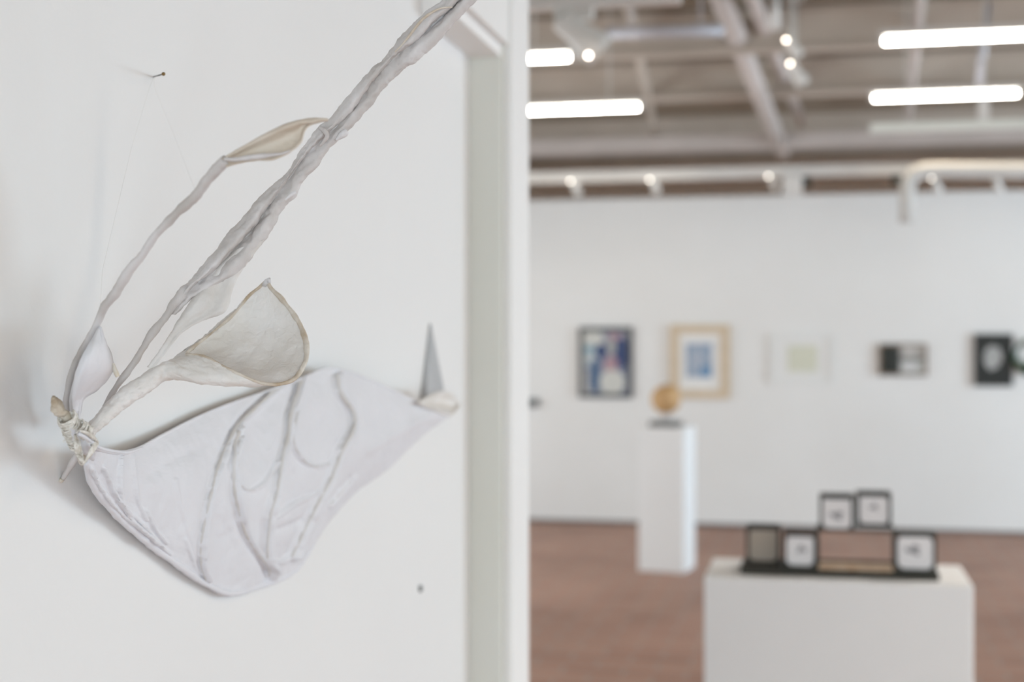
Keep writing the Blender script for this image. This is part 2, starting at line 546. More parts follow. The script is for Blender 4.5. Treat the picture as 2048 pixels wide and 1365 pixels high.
G1 = 'service pipes slung under the ceiling'
pipe('ceiling_pipe', P(1440, -10, 7.9), P(1566, 305, 11.9), 0.062, M['pipe'], 'thick pinkish grey pipe, the broadest of the slanting ceiling pipes', group=G1)
pipe('ceiling_pipe', P(1500, -20, 7.7), P(1604, 245, 12.2), 0.040, M['pipe'], 'slimmer pinkish pipe running just right of the thickest ceiling pipe', group=G1)
pipe('ceiling_conduit', P(1252, -10, 7.9), P(1312, 275, 11.9), 0.030, M['beam'], 'thin slanting brown conduit over the blue and white picture', 'conduit', G1)
pipe('ceiling_conduit', P(1842, -10, 7.9), P(1816, 245, 11.0), 0.030, M['pipe'], 'thin pale conduit crossing behind the two right-hand lit tubes', 'conduit', G1)
pipe('ceiling_conduit', P(1980, -10, 8.4), P(1956, 175, 8.4), 0.022, M['duct'], 'dark vertical drop rod behind the right-hand lit tubes', 'rod')
pipe('ceiling_conduit', P(1546, -20, 8.2), P(1550, 58, 8.2), 0.035, M['pale_pipe'], 'short pale drop pipe beside the thick slanting pipes', 'rod')
a = P(1215, 66, 7.6); b_ = P(1448, 60, 7.5)
pipe('air_duct', a, b_, 0.032, M['duct'], 'short bluish grey galvanised duct left of the thick slanting pipe', 'duct')

for t_ in (0.2, 0.8):
    q = a + (b_ - a) * t_
    MB().tube([q, (q[0], q[1], deck_z(q[1]))], 0.006, 8).build('hanger', M['duct'], bpy.data.objects['air_duct'], origin=tuple(a))

# wall-wide rail (pale) carrying the far spotlights
TRY = 11.2
trk = PY(1300, 350, TRY)
o = MB().box(LX + 0.05, RX - 0.05, TRY - 0.03, TRY + 0.03, trk[2] - 0.045, trk[2] + 0.045).build('light_track', M['pale_pipe'], origin=(0, TRY, trk[2]), bevel=0.004)
tag(o, 'long pale light track along the top of the picture wall, carrying small spotlights', 'light track')
p2 = PY(1300, 290, 11.7)
o = MB().box(LX + 0.05, RX - 0.05, 11.65, 11.75, p2[2] - 0.06, p2[2] + 0.06).build('cable_tray', M['pipe'], origin=(0, 11.7, p2[2]), bevel=0.004)
tag(o, 'long pinkish grey cable tray just above the far light track', 'cable tray')
# junction box on the rail
q = PY(1585, 366, TRY - 0.05)
o = MB().box(q[0] - 0.075, q[0] + 0.075, TRY - 0.10, TRY - 0.031, q[2] - 0.09, q[2] + 0.06).build('junction_box', M['pale_pipe'], origin=tuple(q), bevel=0.006)
tag(o, 'pale square junction box on the far light track', 'junction box')
for px in (1612, 1793):  # dark blocks stand in for dark slots under the rail
    q = PY(px, 362, TRY)
    o = MB().box(q[0] - 0.035, q[0] + 0.035, TRY - 0.02, TRY + 0.05, trk[2] - 0.125, trk[2] - 0.046).build('track_block', M['darkmetal'], origin=tuple(q), bevel=0.004)
    tag(o, 'small dark clamp under the far track right of the junction box' if px < 1700 else 'small dark clamp under the far track beside the pale downpipe', 'block', 'dark blocks under the far light track')

# downpipe elbow
e = [PY(2060, 342, 11.05), PY(1960, 341, 11.05), PY(1880, 340, 11.05), PY(1848, 341, 11.05), PY(1828, 348, 11.05), PY(1816, 365, 11.05), PY(1814, 390, 11.05), PY(1814, 445, 11.05)]
far_end = e[0].copy(); far_end[0] = RX - 0.1
e = [far_end] + e
o = MB().tube(e, 0.058, 18).build('drain_pipe', M['downpipe'], origin=tuple(e[-1]), smooth=True)
tag(o, 'white pipe running along the track and bending down in front of the picture wall', 'pipe')

# ------------------------------------------------------------------ light tubes
def light_tube(x0, x1, Y, Z, lit, label):
    r = thing('tube_light', label, 'tube light', (x0, Y, Z), 'suspended tube lights')
    MB().tube([(x0, Y, Z), (x1, Y, Z)], 0.013, 14).build('lamp_tube', M['tube'] if lit else M['tube_off'], r, smooth=True)
    MB().box(x0, x1, Y - 0.03, Y + 0.03, Z + 0.02, Z + 0.05).build('fixture_housing', M['white_metal'], r, bevel=0.003)
    for xx in (x0 + 0.18, x1 - 0.18):
        MB().tube([(xx, Y, Z + 0.05), (xx, Y, deck_z(Y))], 0.004, 6).build('hanging_rod', M['white_metal'], r)
    for xx, s in ((x0, -1), (x1, 1)):
        MB().box(min(xx, xx + s * 0.02), max(xx, xx + s * 0.02), Y - 0.02, Y + 0.02, Z - 0.018, Z + 0.05).build('end_cap', M['white_metal'], r)
    return r
L1 = PY(1140, 115, 6.9); L2 = PY(1278, 215, 8.45)
light_tube(L1[0] - 1.2, L1[0], 6.9, L1[2], True, 'lit white tube light, upper left one beside the big spotlight')
light_tube(L2[0] - 1.2, L2[0], 8.45, L2[2], True, 'lit white tube light, lower left one running behind the partition edge')
R1 = PY(1767, 83, 6.9); R2 = PY(1747, 197, 8.45); R3 = PY(2035, 189, 8.45)
light_tube(R1[0], R1[0] + 1.2, 6.9, R1[2], True, 'lit white tube light, highest on the right side')
light_tube(R2[0], R3[0], 8.45, R2[2], True, 'lit white tube light, lower one on the right side')
R4 = PY(1740, 258, 9.9)
r = thing('tube_light', 'unlit pale tube fixture below the right-hand lit tubes', 'tube light', (R4[0], 9.9, R4[2]), 'suspended tube lights')
MB().box(R4[0], R4[0] + 1.3, 9.87, 9.93, R4[2] - 0.025, R4[2] + 0.035).build('fixture_housing', M['tube_off'], r, bevel=0.003)
xb = PY(1967, 240, 9.9)[0]
MB().box(xb - 0.035, xb + 0.035, 9.88, 9.92, R4[2] + 0.035, R4[2] + 0.20).build('bracket', M['pale_pipe'], r, bevel=0.003)
MB().tube([(xb, 9.9, R4[2] + 0.2), (xb, 9.9, deck_z(9.9))], 0.006, 6).build('hanging_rod', M['white_metal'], r)

# ------------------------------------------------------------------ spotlights
def spot(px, py, Y, ztrack, label, scale=1.0, lens='glint_dim', aim=(0.35, 0.55, -0.75), group='small spotlights on the far light track', glint_on=True, glint_px=None):
    q = Vector(PY(px, py, Y))
    r = thing('spotlight', label, 'spotlight', (q.x, q.y, ztrack), group)
    s = scale
    d = Vector(aim).normalized()
    MB().box(q.x - 0.05 * s, q.x + 0.05 * s, Y - 0.018 * s, Y + 0.018 * s, ztrack - 0.03 * s, ztrack).build('track_adapter', M['white_metal'], r, bevel=0.002)
    MB().tube([(q.x, Y, ztrack - 0.03 * s), (q.x, Y, q.z + 0.02 * s), tuple(q)], 0.010 * s, 10).build('stem', M['white_metal'], r, smooth=True)
    body = MB().tube([q - d * 0.05 * s, q - d * 0.045 * s, q + d * 0.02 * s, q + d * 0.055 * s, q + d * 0.085 * s, q + d * 0.09 * s],
                     [0.022 * s, 0.030 * s, 0.034 * s, 0.044 * s, 0.046 * s, 0.043 * s], 22)
    b = body.build('lamp_head', M['white_metal'], r, smooth=True)
    b.modifiers.new('n', 'EDGE_SPLIT').split_angle = 0.7
    if glint_on:
        c0 = Vector(P(glint_px[0], glint_px[1], (q.y / (CA + (glint_px[0] - CX) / F * SA)) - 0.08)) if glint_px else q - d * 0.05 * s
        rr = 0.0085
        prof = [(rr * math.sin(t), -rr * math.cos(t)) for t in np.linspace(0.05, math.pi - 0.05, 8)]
        MB().lathe(prof, 12, tuple(c0)).build('glint_bead', M[lens], r, smooth=True)  # glowing bead where the head catches a highlight
    if abs(Y - TRY) < 0.01:
        l = bpy.data.lights.new('spot_lamp', 'SPOT')
        l.energy = POWER['spot']; l.color = WARM; l.spot_size = math.radians(150); l.spot_blend = 1.0
        l.shadow_soft_size = 0.03; l['grp'] = 'spot'
        o = bpy.data.objects.new('spot_lamp', l); COL.objects.link(o)
        pos = q + Vector((0.1, 0.1, -0.12)) * s
        o.location = pos
        o.rotation_euler = Vector((0.05, 0.62, -0.75)).to_track_quat('-Z', 'Y').to_euler()
    return r
fx = [(1150, 'small spotlight at the left end of the far track, by the partition edge'),
      (1308, 'small spotlight on the far track between the navy picture and the oak-framed one'),
      (1546, 'small spotlight on the far track left of the junction box'),
      (1872, 'small spotlight on the far track just right of the white downpipe'),
      (1994, 'small spotlight on the far track nearest the right edge')]
for px, lb in fx:
    yy = {1150: 374, 1308: 371, 1546: 364, 1872: 368, 1994: 366}[px]
    spot(px, yy, TRY, trk[2] - 0.045, lb, glint_px=(px - 9, yy - 11), scale=0.75)
# second track carrying the big near spotlight and the two at the pipes
T2 = PY(1120, 9, 4.9)
o = MB().box(LX + 0.05, T2[0] + 0.42, 4.87, 4.93, T2[2] - 0.015, T2[2] + 0.02).build('light_track', M['pale_pipe'], origin=(T2[0], 4.9, T2[2]), bevel=0.003)
tag(o, 'short pale light track at the very top beside the partition edge', 'light track')
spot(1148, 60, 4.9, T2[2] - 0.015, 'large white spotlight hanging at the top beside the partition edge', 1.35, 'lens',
     aim=(0.62, 0.25, -0.5), group='white spotlights nearer the viewer', glint_px=(1177, 111))
spot(1582, 92, 8.1, DECK, 'white spotlight, upper of the pair right of the thick slanting pipe', 0.8, 'lens', aim=(0.5, 0.3, -0.6), group='white spotlights nearer the viewer', glint_px=(1572, 80))
spot(1590, 142, 8.5, DECK, 'white spotlight, lower of the pair right of the thick slanting pipe', 1.0, 'lens', aim=(0.45, 0.3, -0.7), group='white spotlights nearer the viewer', glint_px=(1580, 127))

# ================================================================== PICTURES ON THE FAR WALL
def art_panel(name, x0, x1, z0, z1, y, fn, nx, nz, parent):
    me = bpy.data.meshes.new(name)
    off = wloc(parent)
    vs, fs = [], []
    for i in range(nx + 1):
        for k in range(nz + 1):
            vs.append((x0 + (x1 - x0) * i / nx - off.x, y - off.y, z0 + (z1 - z0) * k / nz - off.z))
    for i in range(nx):
        for k in range(nz):
            a = i * (nz + 1) + k
            fs.append((a, a + nz + 1, a + nz + 2, a + 1))
    nfr = len(fs)
    # back side gives the sheet its thickness
    nb = len(vs)
    for (x, z) in ((x0, z0), (x1, z0), (x1, z1), (x0, z1)):
        vs.append((x - off.x, y + 0.003 - off.y, z - off.z))
    c4 = [0, nx * (nz + 1), nx * (nz + 1) + nz, nz]
    fs.append((nb + 3, nb + 2, nb + 1, nb))
    me.from_pydata(vs, [], fs)
    ca = me.color_attributes.new('ink', 'FLOAT_COLOR', 'CORNER')
    for p in me.polygons:
        if p.index < nfr:
            i, k = divmod(p.index, nz)
            col = fn((i + 0.5) / nx, 1 - (k + 0.5) / nz)
        else:
            col = (0.7, 0.7, 0.7)
        for li in p.loop_indices:
            ca.data[li].color = (*col, 1)
    m = new_mat(name + '_ink', (1, 1, 1), 0.5)
    at = m.node_tree.nodes.new('ShaderNodeAttribute'); at.attribute_name = 'ink'
    m.node_tree.links.new(at.outputs['Color'], m.node_tree.nodes['Principled BSDF'].inputs['Base Color'])
    me.materials.append(m)
    o = bpy.data.objects.new(name, me); COL.objects.link(o); o.parent = parent
    return o

def picture(px0, px1, py0, py1, fw, fmat, label, mat_margin, fn, depth=0.035, nx=30, nz=36, mat_board=True):
    A = PY(px0, py1, FARY - depth); B = PY(px1, py0, FARY - depth)
    x0, x1 = A[0], B[0]
    zc = ((px0 + px1) / 2 - CX) / F
    z0 = PY((px0 + px1) / 2, py1, FARY - depth)[2]; z1 = PY((px0 + px1) / 2, py0, FARY - depth)[2]
    r = thing('framed_picture', label, 'picture', ((x0 + x1) / 2, FARY, (z0 + z1) / 2), 'framed pictures hung on the far wall')
    y0, y1 = FARY - depth, FARY - 0.001
    f = MB().box(x0, x1, y0, y1, z0, z0 + fw).box(x0, x1, y0, y1, z1 - fw, z1)
    f.box(x0, x0 + fw, y0, y1, z0 + fw, z1 - fw).box(x1 - fw, x1, y0, y1, z0 + fw, z1 - fw)
    f.build('frame', fmat, r)
    if mat_board:
        MB().box(x0 + fw, x1 - fw, y0 + 0.012, y0 + 0.016, z0 + fw, z1 - fw).build('mat_board', M['matboard'], r)
    l, t, rr, b = mat_margin
    art_panel('print', x0 + fw + l, x1 - fw - rr, z0 + fw + b, z1 - fw - t, y0 + 0.008, fn, nx, nz, r)
    return r

def blob(u, v, cu, cv, ru, rv):
    return ((u - cu) / ru) ** 2 + ((v - cv) / rv) ** 2 < 1
NAVY, WHT, PNK, CYN, GRY = (0.035, 0.06, 0.16), (0.60, 0.60, 0.56), (0.42, 0.27, 0.30), (0.20, 0.34, 0.42), (0.30, 0.31, 0.36)
def art1(u, v):
    c = GRY if noise.noise(Vector((u * 6, v * 6, 2))) > 0.1 else (0.16, 0.20, 0.30)
    if v > 0.6 and u < 0.25: c = (0.45, 0.45, 0.45)
    if blob(u, v, 0.2, 0.12, 0.26, 0.16): c = WHT
    if blob(u, v, 0.12, 0.42, 0.22, 0.16): c = (0.50, 0.54, 0.55)
    if blob(u, v, 0.15, 0.28, 0.2, 0.05): c = CYN
    if blob(u, v, 0.40, 0.32, 0.15, 0.13): c = NAVY
    if blob(u, v, 0.85, 0.35, 0.18, 0.26): c = NAVY
    if blob(u, v, 0.25, 0.72, 0.13, 0.28): c = (0.06, 0.12, 0.22)
    if blob(u, v, 0.62, 0.53, 0.16, 0.13): c = PNK
    if blob(u, v, 0.70, 0.08, 0.18, 0.05): c = PNK
    if blob(u, v, 0.63, 0.25, 0.10, 0.14): c = (0.38, 0.38, 0.36)
    if blob(u, v, 0.65, 0.82, 0.30, 0.20): c = WHT
    return c
def art2(u, v):
    n = noise.noise(Vector((u * 7, v * 9, 5)))
    c = (0.24, 0.33, 0.46) if n > -0.05 else (0.42, 0.47, 0.54)
    if blob(u, v, 0.75, 0.85, 0.25, 0.17): c = (0.13, 0.27, 0.45)
    if blob(u, v, 0.45, 0.5, 0.12, 0.4): c = (0.46, 0.49, 0.55)
    return c
def art3(u, v):
    return (0.66, 0.66, 0.53) if noise.noise(Vector((u * 9, v * 9, 1))) > 0 else (0.69, 0.69, 0.58)
def art4(u, v):
    if u < 0.36: return (0.012, 0.016, 0.012)
    if 0.36 < u < 0.42: return (0.05, 0.05, 0.05)
    if 0.40 < v < 0.54: return (0.16, 0.16, 0.15)
    if v <= 0.40: return (0.42, 0.39, 0.36) if not blob(u, v, 0.65, 0.2, 0.12, 0.14) else (0.6, 0.58, 0.56)
    return (0.62, 0.62, 0.62) if blob(u, v, 0.66, 0.74, 0.2, 0.16) else (0.45, 0.45, 0.42)
def art5(u, v):
    du, dv = u - 0.48, v - 0.45
    a = math.radians(20)
    x, y = du * math.cos(a) + dv * math.sin(a) * 1.2, -du * math.sin(a) + dv * math.cos(a)
    if (x / 0.25) ** 2 + (y / 0.25) ** 2 < 1:
        return (0.42, 0.42, 0.41) if noise.noise(Vector((u * 8, v * 8, 3))) > -0.15 else (0.26, 0.26, 0.25)
    return (0.012, 0.014, 0.012)
picture(1158, 1264, 655, 796, 0.035, M['blackframe'], 'charcoal-framed picture with navy, white and pink abstract shapes, leftmost on the far wall', (0.004,) * 4, art1, mat_board=False)
picture(1340, 1459, 650, 798, 0.075, M['oak'], 'pale oak-framed blue print in a white mat, behind the ochre ball', (0.065, 0.085, 0.075, 0.11), art2)
picture(1540, 1666, 668, 768, 0.03, new_mat('white_frame', (0.78, 0.78, 0.76), 0.5), 'white-framed pale yellowish print, barely showing against the wall', (0.12, 0.07, 0.10, 0.07), art3, depth=0.022)
picture(1758, 1854, 688, 752, 0.016, M['brownframe'], 'small landscape picture, black on its left third and grey-white on the right', (0.002,) * 4, art4, mat_board=False)
picture(1949, 2026, 668, 773, 0.01, M['blackframe'], 'black picture with a tilted grey oval, rightmost on the far wall', (0.001,) * 4, art5, mat_board=False)

# dark green wreath hanging at the right edge
wc = PY(2062, 712, FARY - 0.05)
mb = MB()
R0 = 0.125
ring = [(wc[0] + R0 * math.cos(t), wc[1], wc[2] + R0 * 0.95 * math.sin(t)) for t in np.linspace(0, 2 * math.pi, 40)]
rad = [0.012 + 0.028 * max(0, -math.sin(t)) + 0.004 * math.sin(9 * t) for t in np.linspace(0, 2 * math.pi, 40)]
mb.tube(ring, rad, 10, wob=0.5)
for k in range(90):
    t = random.uniform(0, 2 * math.pi)
    c0 = Vector((wc[0] + R0 * math.cos(t), wc[1], wc[2] + R0 * 0.95 * math.sin(t)))
    dr = Vector((math.cos(t + random.uniform(-1, 1)), random.uniform(-0.5, 0.2), math.sin(t + random.uniform(-1, 1)))).normalized()
    ln = random.uniform(0.02, 0.045) * (1.2 if math.sin(t) < 0 else 0.6)
    sd = dr.cross(Vector((0, 1, 0))).normalized() * ln * 0.22
    mb.add([c0, c0 + dr * ln * 0.5 + sd, c0 + dr * ln, c0 + dr * ln * 0.5 - sd], [(0, 1, 2, 3)])
o = mb.build('leaf_wreath', M['green'], origin=tuple(wc), smooth=True)
tag(o, 'dark green wreath cut off by the right edge, beside the black oval picture', 'wreath')

# small dark device at the partition edge
q = PY(1064, 806, FARY - 0.03)
r = thing('wall_switch_box', 'small dark grey box on the far wall, peeking past the partition edge', 'box', (q[0], FARY, q[2]))
MB().box(q[0] - 0.06, q[0] + 0.055, FARY - 0.05, FARY - 0.001, q[2] - 0.035, q[2] + 0.035).build('box_body', M['box_grey'], r, bevel=0.006)
MB().tube([(q[0] + 0.03, FARY - 0.05, q[2]), (q[0] + 0.03, FARY - 0.062, q[2])], 0.012, 12).build('knob', M['darkmetal'], r)

# ================================================================== FAR PLINTH WITH THE BALL
pc = PY(1322, 1146, 9.83)
W2 = 0.325
pl = tag(MB().box(-W2 / 2, W2 / 2, 0, W2, 0, 1.0).build('display_plinth', M['plinth'], bevel=0.004),
         'tall narrow white plinth standing in front of the far wall', 'plinth', 'white display plinths')
pl.location = (pc[0], 9.83, 0)
pl.rotation_euler = (0, 0, math.radians(-9))
ptop = P(1325, 858, 9.9)
pz = 1.0
c0 = P(1332, 860, 9.97)
bt = thing('ball_sculpture', 'ochre faceted wooden ball on a grey slab, on the tall narrow plinth', 'sculpture', (c0[0], c0[1], pz), None)
rz = math.radians(-9)
def rbox(mb, cx, cy, w_, d_, z0, z1, rz_):
    k = len(mb.v)
    vs = []
    for x in (-w_ / 2, w_ / 2):
        for y_ in (-d_ / 2, d_ / 2):
            for z in (z0, z1):
                vs.append((cx + x * math.cos(rz_) - y_ * math.sin(rz_), cy + x * math.sin(rz_) + y_ * math.cos(rz_), z))
    return mb.add(vs, [(0, 1, 3, 2), (4, 6, 7, 5), (0, 4, 5, 1), (2, 3, 7, 6), (0, 2, 6, 4), (1, 5, 7, 3)])
rbox(MB(), c0[0], c0[1], 0.20, 0.16, pz, pz + 0.042, rz).build('base_slab', M['slate'], bt, bevel=0.003)
MB().lathe([(0.05, pz + 0.042), (0.035, pz + 0.06), (0.032, pz + 0.08), (0.045, pz + 0.10)], 24, (c0[0], c0[1], 0)).build('stand', M['acrylic'], bt, smooth=True)
bm = bmesh.new()
bmesh.ops.create_icosphere(bm, subdivisions=3, radius=0.105)
me = bpy.data.meshes.new('ball')
for v in bm.verts:
    n1 = noise.noise(v.co * 14)
    f = 1 + 0.05 * n1
    a = math.atan2(v.co.z, v.co.x)
    dd = Vector((0.55, 0, 0.83)).dot(v.co.normalized())
    f += 0.12 * max(0, dd - 0.8) / 0.2
    v.co *= f
    v.co.z *= 0.98
bm.to_mesh(me); bm.free()
me.materials.append(M['ball'])
o = bpy.data.objects.new('ball', me); COL.objects.link(o); o.parent = bt
o.location = (0, 0, 0.19)

# ================================================================== NEAR PLINTH WITH THE CUBES
PH = 0.95
FYp = 3.95
xl = PY(1408, 1150, FYp)[0]; xr = PY(1947, 1160, FYp)[0]
pl2 = tag(MB().box(xl, xr, FYp, FYp + 0.35, 0, PH).build('display_plinth', M['plinth'], origin=((xl + xr) / 2, FYp + 0.175, 0), bevel=0.006),
          'wide low white plinth carrying the black cube-frame sculpture', 'plinth', 'white display plinths')
YB = FYp + 0.05
bx0 = PY(1480, 1148, YB)[0]; bx1 = PY(1879, 1148, YB)[0]
cs = thing('cube_frame_sculpture', 'black cube frames with white rounded faces on a dark base, on the wide white plinth', 'sculpture', ((bx0 + bx1) / 2, YB + 0.1, PH))
MB().box(bx0, bx1, YB, YB + 0.20, PH, PH + 0.018).build('base_board', M['darkmetal'], cs, bevel=0.002)
def px2x(px, Y): return PY(px, 1000, Y)[0]
def py2z(px, py, Y): return PY(px, py, Y)[2]
plq = MB().box(px2x(1637, YB + 0.01), px2x(1787, YB + 0.01), YB + 0.02, YB + 0.075, PH + 0.018, PH + 0.030)
plq.build('tan_plaque', M['plaque'], cs, bevel=0.001)
def cube(px0, px1, py0, py1, Y, dep, face, t=0.008, sk=(0.1, 0.1), skr=0.28, base=None):
    x0, x1 = px2x(px0, Y), px2x(px1, Y)
    m = (px0 + px1) / 2
    z1 = py2z(m, py0, Y); z0 = py2z(m, py1, Y) if base is None else base
    f = MB()
    for y_ in (Y, Y + dep - t):
        f.box(x0, x1, y_, y_ + t, z0, z0 + t).box(x0, x1, y_, y_ + t, z1 - t, z1)
        f.box(x0, x0 + t, y_, y_ + t, z0 + t, z1 - t).box(x1 - t, x1, y_, y_ + t, z0 + t, z1 - t)
    for x in (x0, x1 - t):
        for z in (z0, z1 - t):
            f.box(x, x + t, Y + t, Y + dep - t, z, z + t)
    fr = f.build('cube_frame', M['darkmetal'], cs)
    # rounded white face set inside
    w_, h_ = (x1 - x0) / 2 - t * 0.9, (z1 - z0) / 2 - t * 0.9
    cx_, cz_ = (x0 + x1) / 2, (z0 + z1) / 2
    pts = []
    rr = min(w_, h_) * 0.5
    for (sx, sz, a0) in ((1, 1, 0), (-1, 1, 90), (-1, -1, 180), (1, -1, 270)):
        for k in range(7):
            a = math.radians(a0 + 15 * k)
            pts.append((cx_ + sx * (w_ - rr) + rr * math.cos(a), cz_ + sz * (h_ - rr) + rr * math.sin(a)))
    n = len(pts)
    yb, yf = Y + 0.02, Y + 0.004
    vs = [(p[0], yf, p[1]) for p in pts] + [(p[0], yb, p[1]) for p in pts]
    fs = [tuple(range(n)), tuple(range(n, 2 * n))[::-1]] + [(i, (i + 1) % n, n + (i + 1) % n, n + i) for i in range(n)]
    fc = MB().add(vs, fs).build('rounded_face', face, cs)
    # faint grey drawing on it
    prof = []
    cxs, czs = cx_ + sk[0] * w_, cz_ + sk[1] * h_
    m2 = MB()
    n2 = 18
    ring_ = []
    for k in range(n2):
        a = 2 * math.pi * k / n2
        rk = skr * w_ * (1 + 0.35 * math.sin(3 * a + px0) + 0.2 * math.sin(5 * a))
        ring_.append((cxs + rk * 1.2 * math.cos(a), yf - 0.0012, czs + rk * 0.8 * math.sin(a)))
    m2.add(ring_ + [(x, yf - 0.0002, z) for x, _, z in ring_], [tuple(range(n2))] + [(i, (i + 1) % n2, n2 + (i + 1) % n2, n2 + i) for i in range(n2)])
    m2.build('grey_drawing', M['sketch'] if face is M['facewhite'] else M['facetan'], cs)
TB = PH + 0.018
cube(1492, 1561, 1055, 1120, YB + 0.09, 0.09, M['facetan'], base=TB)
cube(1567, 1634, 1068, 1130, YB + 0.03, 0.09, M['facewhite'], base=TB)
cube(1789, 1873, 1068, 1130, YB + 0.03, 0.09, M['facewhite'], base=TB, sk=(-0.1, 0.15), skr=0.32)
cube(1639, 1709, 993, 1064, YB + 0.03, 0.09, M['facewhite'], sk=(0, -0.1), skr=0.34)
cube(1713, 1783, 988, 1054, YB + 0.05, 0.09, M['facewhite'], sk=(0, 0.2), skr=0.22)
# slim posts and rail that carry the two upper cubes
zr = py2z(1674, 1064, YB + 0.03)
MB().box(px2x(1634, YB + 0.1), px2x(1790, YB + 0.1), YB + 0.1, YB + 0.106, zr - 0.006, zr).build('support_rail', M['darkmetal'], cs)
MB().box(px2x(1633.5, YB + 0.03), px2x(1638.5, YB + 0.03), YB + 0.03, YB + 0.036, TB, zr + 0.02).build('support_post', M['darkmetal'], cs)
MB().box(px2x(1784, YB + 0.03), px2x(1788, YB + 0.03), YB + 0.03, YB + 0.036, TB, zr + 0.02).build('support_post', M['darkmetal'], cs)
MB().box(px2x(1636, YB + 0.03), px2x(1786, YB + 0.19), YB + 0.185, YB + 0.195, TB, TB + 0.004).build('rear_batten', M['darkmetal'], cs)

# ================================================================== SMALL THINGS ON THE NEAR WALL
# nail
nb, nh = PN(303, 155, -0.006), PN(327, 148, 0.028)
nl = thing('wall_nail', 'thin dark nail with a brass-coloured head, sticking out of the near wall', 'nail', tuple(PN(303, 155, 0)))
MB().tube([nb, nh], 0.00065, 8).build('nail_shank', M['steel'], nl, smooth=True)
dn = Vector(nh - nb).normalized()
MB().tube([Vector(nh) - dn * 0.0012, Vector(nh) - dn * 0.0006, Vector(nh) + dn * 0.0008], [0.0007, 0.0017, 0.0016], 12).build('nail_head', M['brass'], nl, smooth=True)
# threads from the nail
th = MB()
a0 = PN(307, 154, 0.005)
for (p1, n1) in (((290, 195), .006), ((285, 225), .01)):
    pass
th.tube([a0, PN(296, 185, .004), PN(283, 228, .006), PN(262, 300, .01), PN(205, 540, .03), PN(198, 655, .045)], 0.00012, 5)
th.tube([a0, PN(309, 175, .004), PN(325, 215, .006), PN(345, 262, .01), PN(392, 385, .02)], 0.00012, 5)
o = th.build('hanging_thread', M['thread'], origin=tuple(a0), smooth=True)
tag(o, 'fine clear thread looped over the nail and running down to the sculpture', 'thread')
# screw
q = PN(839, 1178, 0)
o = MB().tube([q, q + np.array([0.004, 0, 0])], [0.0055, 0.0048], 16).build('wall_screw', M['screw'], origin=tuple(q))
tag(o, 'small grey screw head low on the near wall beside the frame', 'screw')
# thin grey triangle lying against the wall
ap, bl, br = PN(858, 648, 0), PN(836, 830, 0), PN(884, 830, 0)
ex = np.array([0.012, 0, 0])
cen = (ap + bl + br) / 3
o = MB().add([ap, bl, br, ap + ex * 0.3, bl + ex, br + ex], [(0, 1, 2), (3, 5, 4), (0, 3, 4, 1), (1, 4, 5, 2), (2, 5, 3, 0)]).build('wall_triangle', M['wedge'], origin=tuple(cen))
tag(o, 'grey pointed triangle on the near wall behind the tip of the big leaf', 'wall plaque')

# ================================================================== THE PAPER PLANT SCULPTURE
KN = PN(150, 870, 0.035)
PLANT = thing('paper_plant_sculpture', 'large white paper plant sculpture with veined leaf and open bloom on the near wall', 'sculpture', tuple(PN(122, 962, 0.0)))

# ---- big veined leaf
ST = [((172, 925, .036), (182, 893, .044), .000),
      ((188, 972, .024), (215, 903, .034), .004),
      ((226, 1022, .016), (258, 904, .024), .008),
      ((286, 1078, .010), (322, 873, .014), .012),
      ((350, 1126, .008), (408, 829, .012), .016),
      ((410, 1168, .008), (498, 795, .014), .018),
      ((466, 1187, .008), (572, 771, .020), .020),
      ((545, 1164, .008), (620, 750, .026), .022),
      ((598, 1135, .010), (661, 737, .032), .022),
      ((652, 1050, .018), (712, 749, .038), .020),
      ((716, 982, .028), (765, 773, .044), .016),
      ((782, 933, .040), (812, 794, .052), .010),
      ((840, 876, .052), (852, 812, .060), .006),
      ((898, 834, .066), (900, 826, .068), .000)]
rows = []
for (b, t, bul) in ST:
    r_ = []
    for v in (0, .2, .4, .6, .8, 1):
        px = b[0] + (t[0] - b[0]) * v; py = b[1] + (t[1] - b[1]) * v
        n = b[2] + (t[2] - b[2]) * v + bul * math.sin(math.pi * v)
        r_.append(PN(px, py, n))
    rows.append(r_)
G = surf(rows, 330, 170)
G = crumple(G, 0.0016, 26)
G = crumple(G, 0.0005, 110, seed=3)
N_ = gnormals(G)
if N_[..., 0].mean() < 0: N_ = -N_
X, Y = project(G)
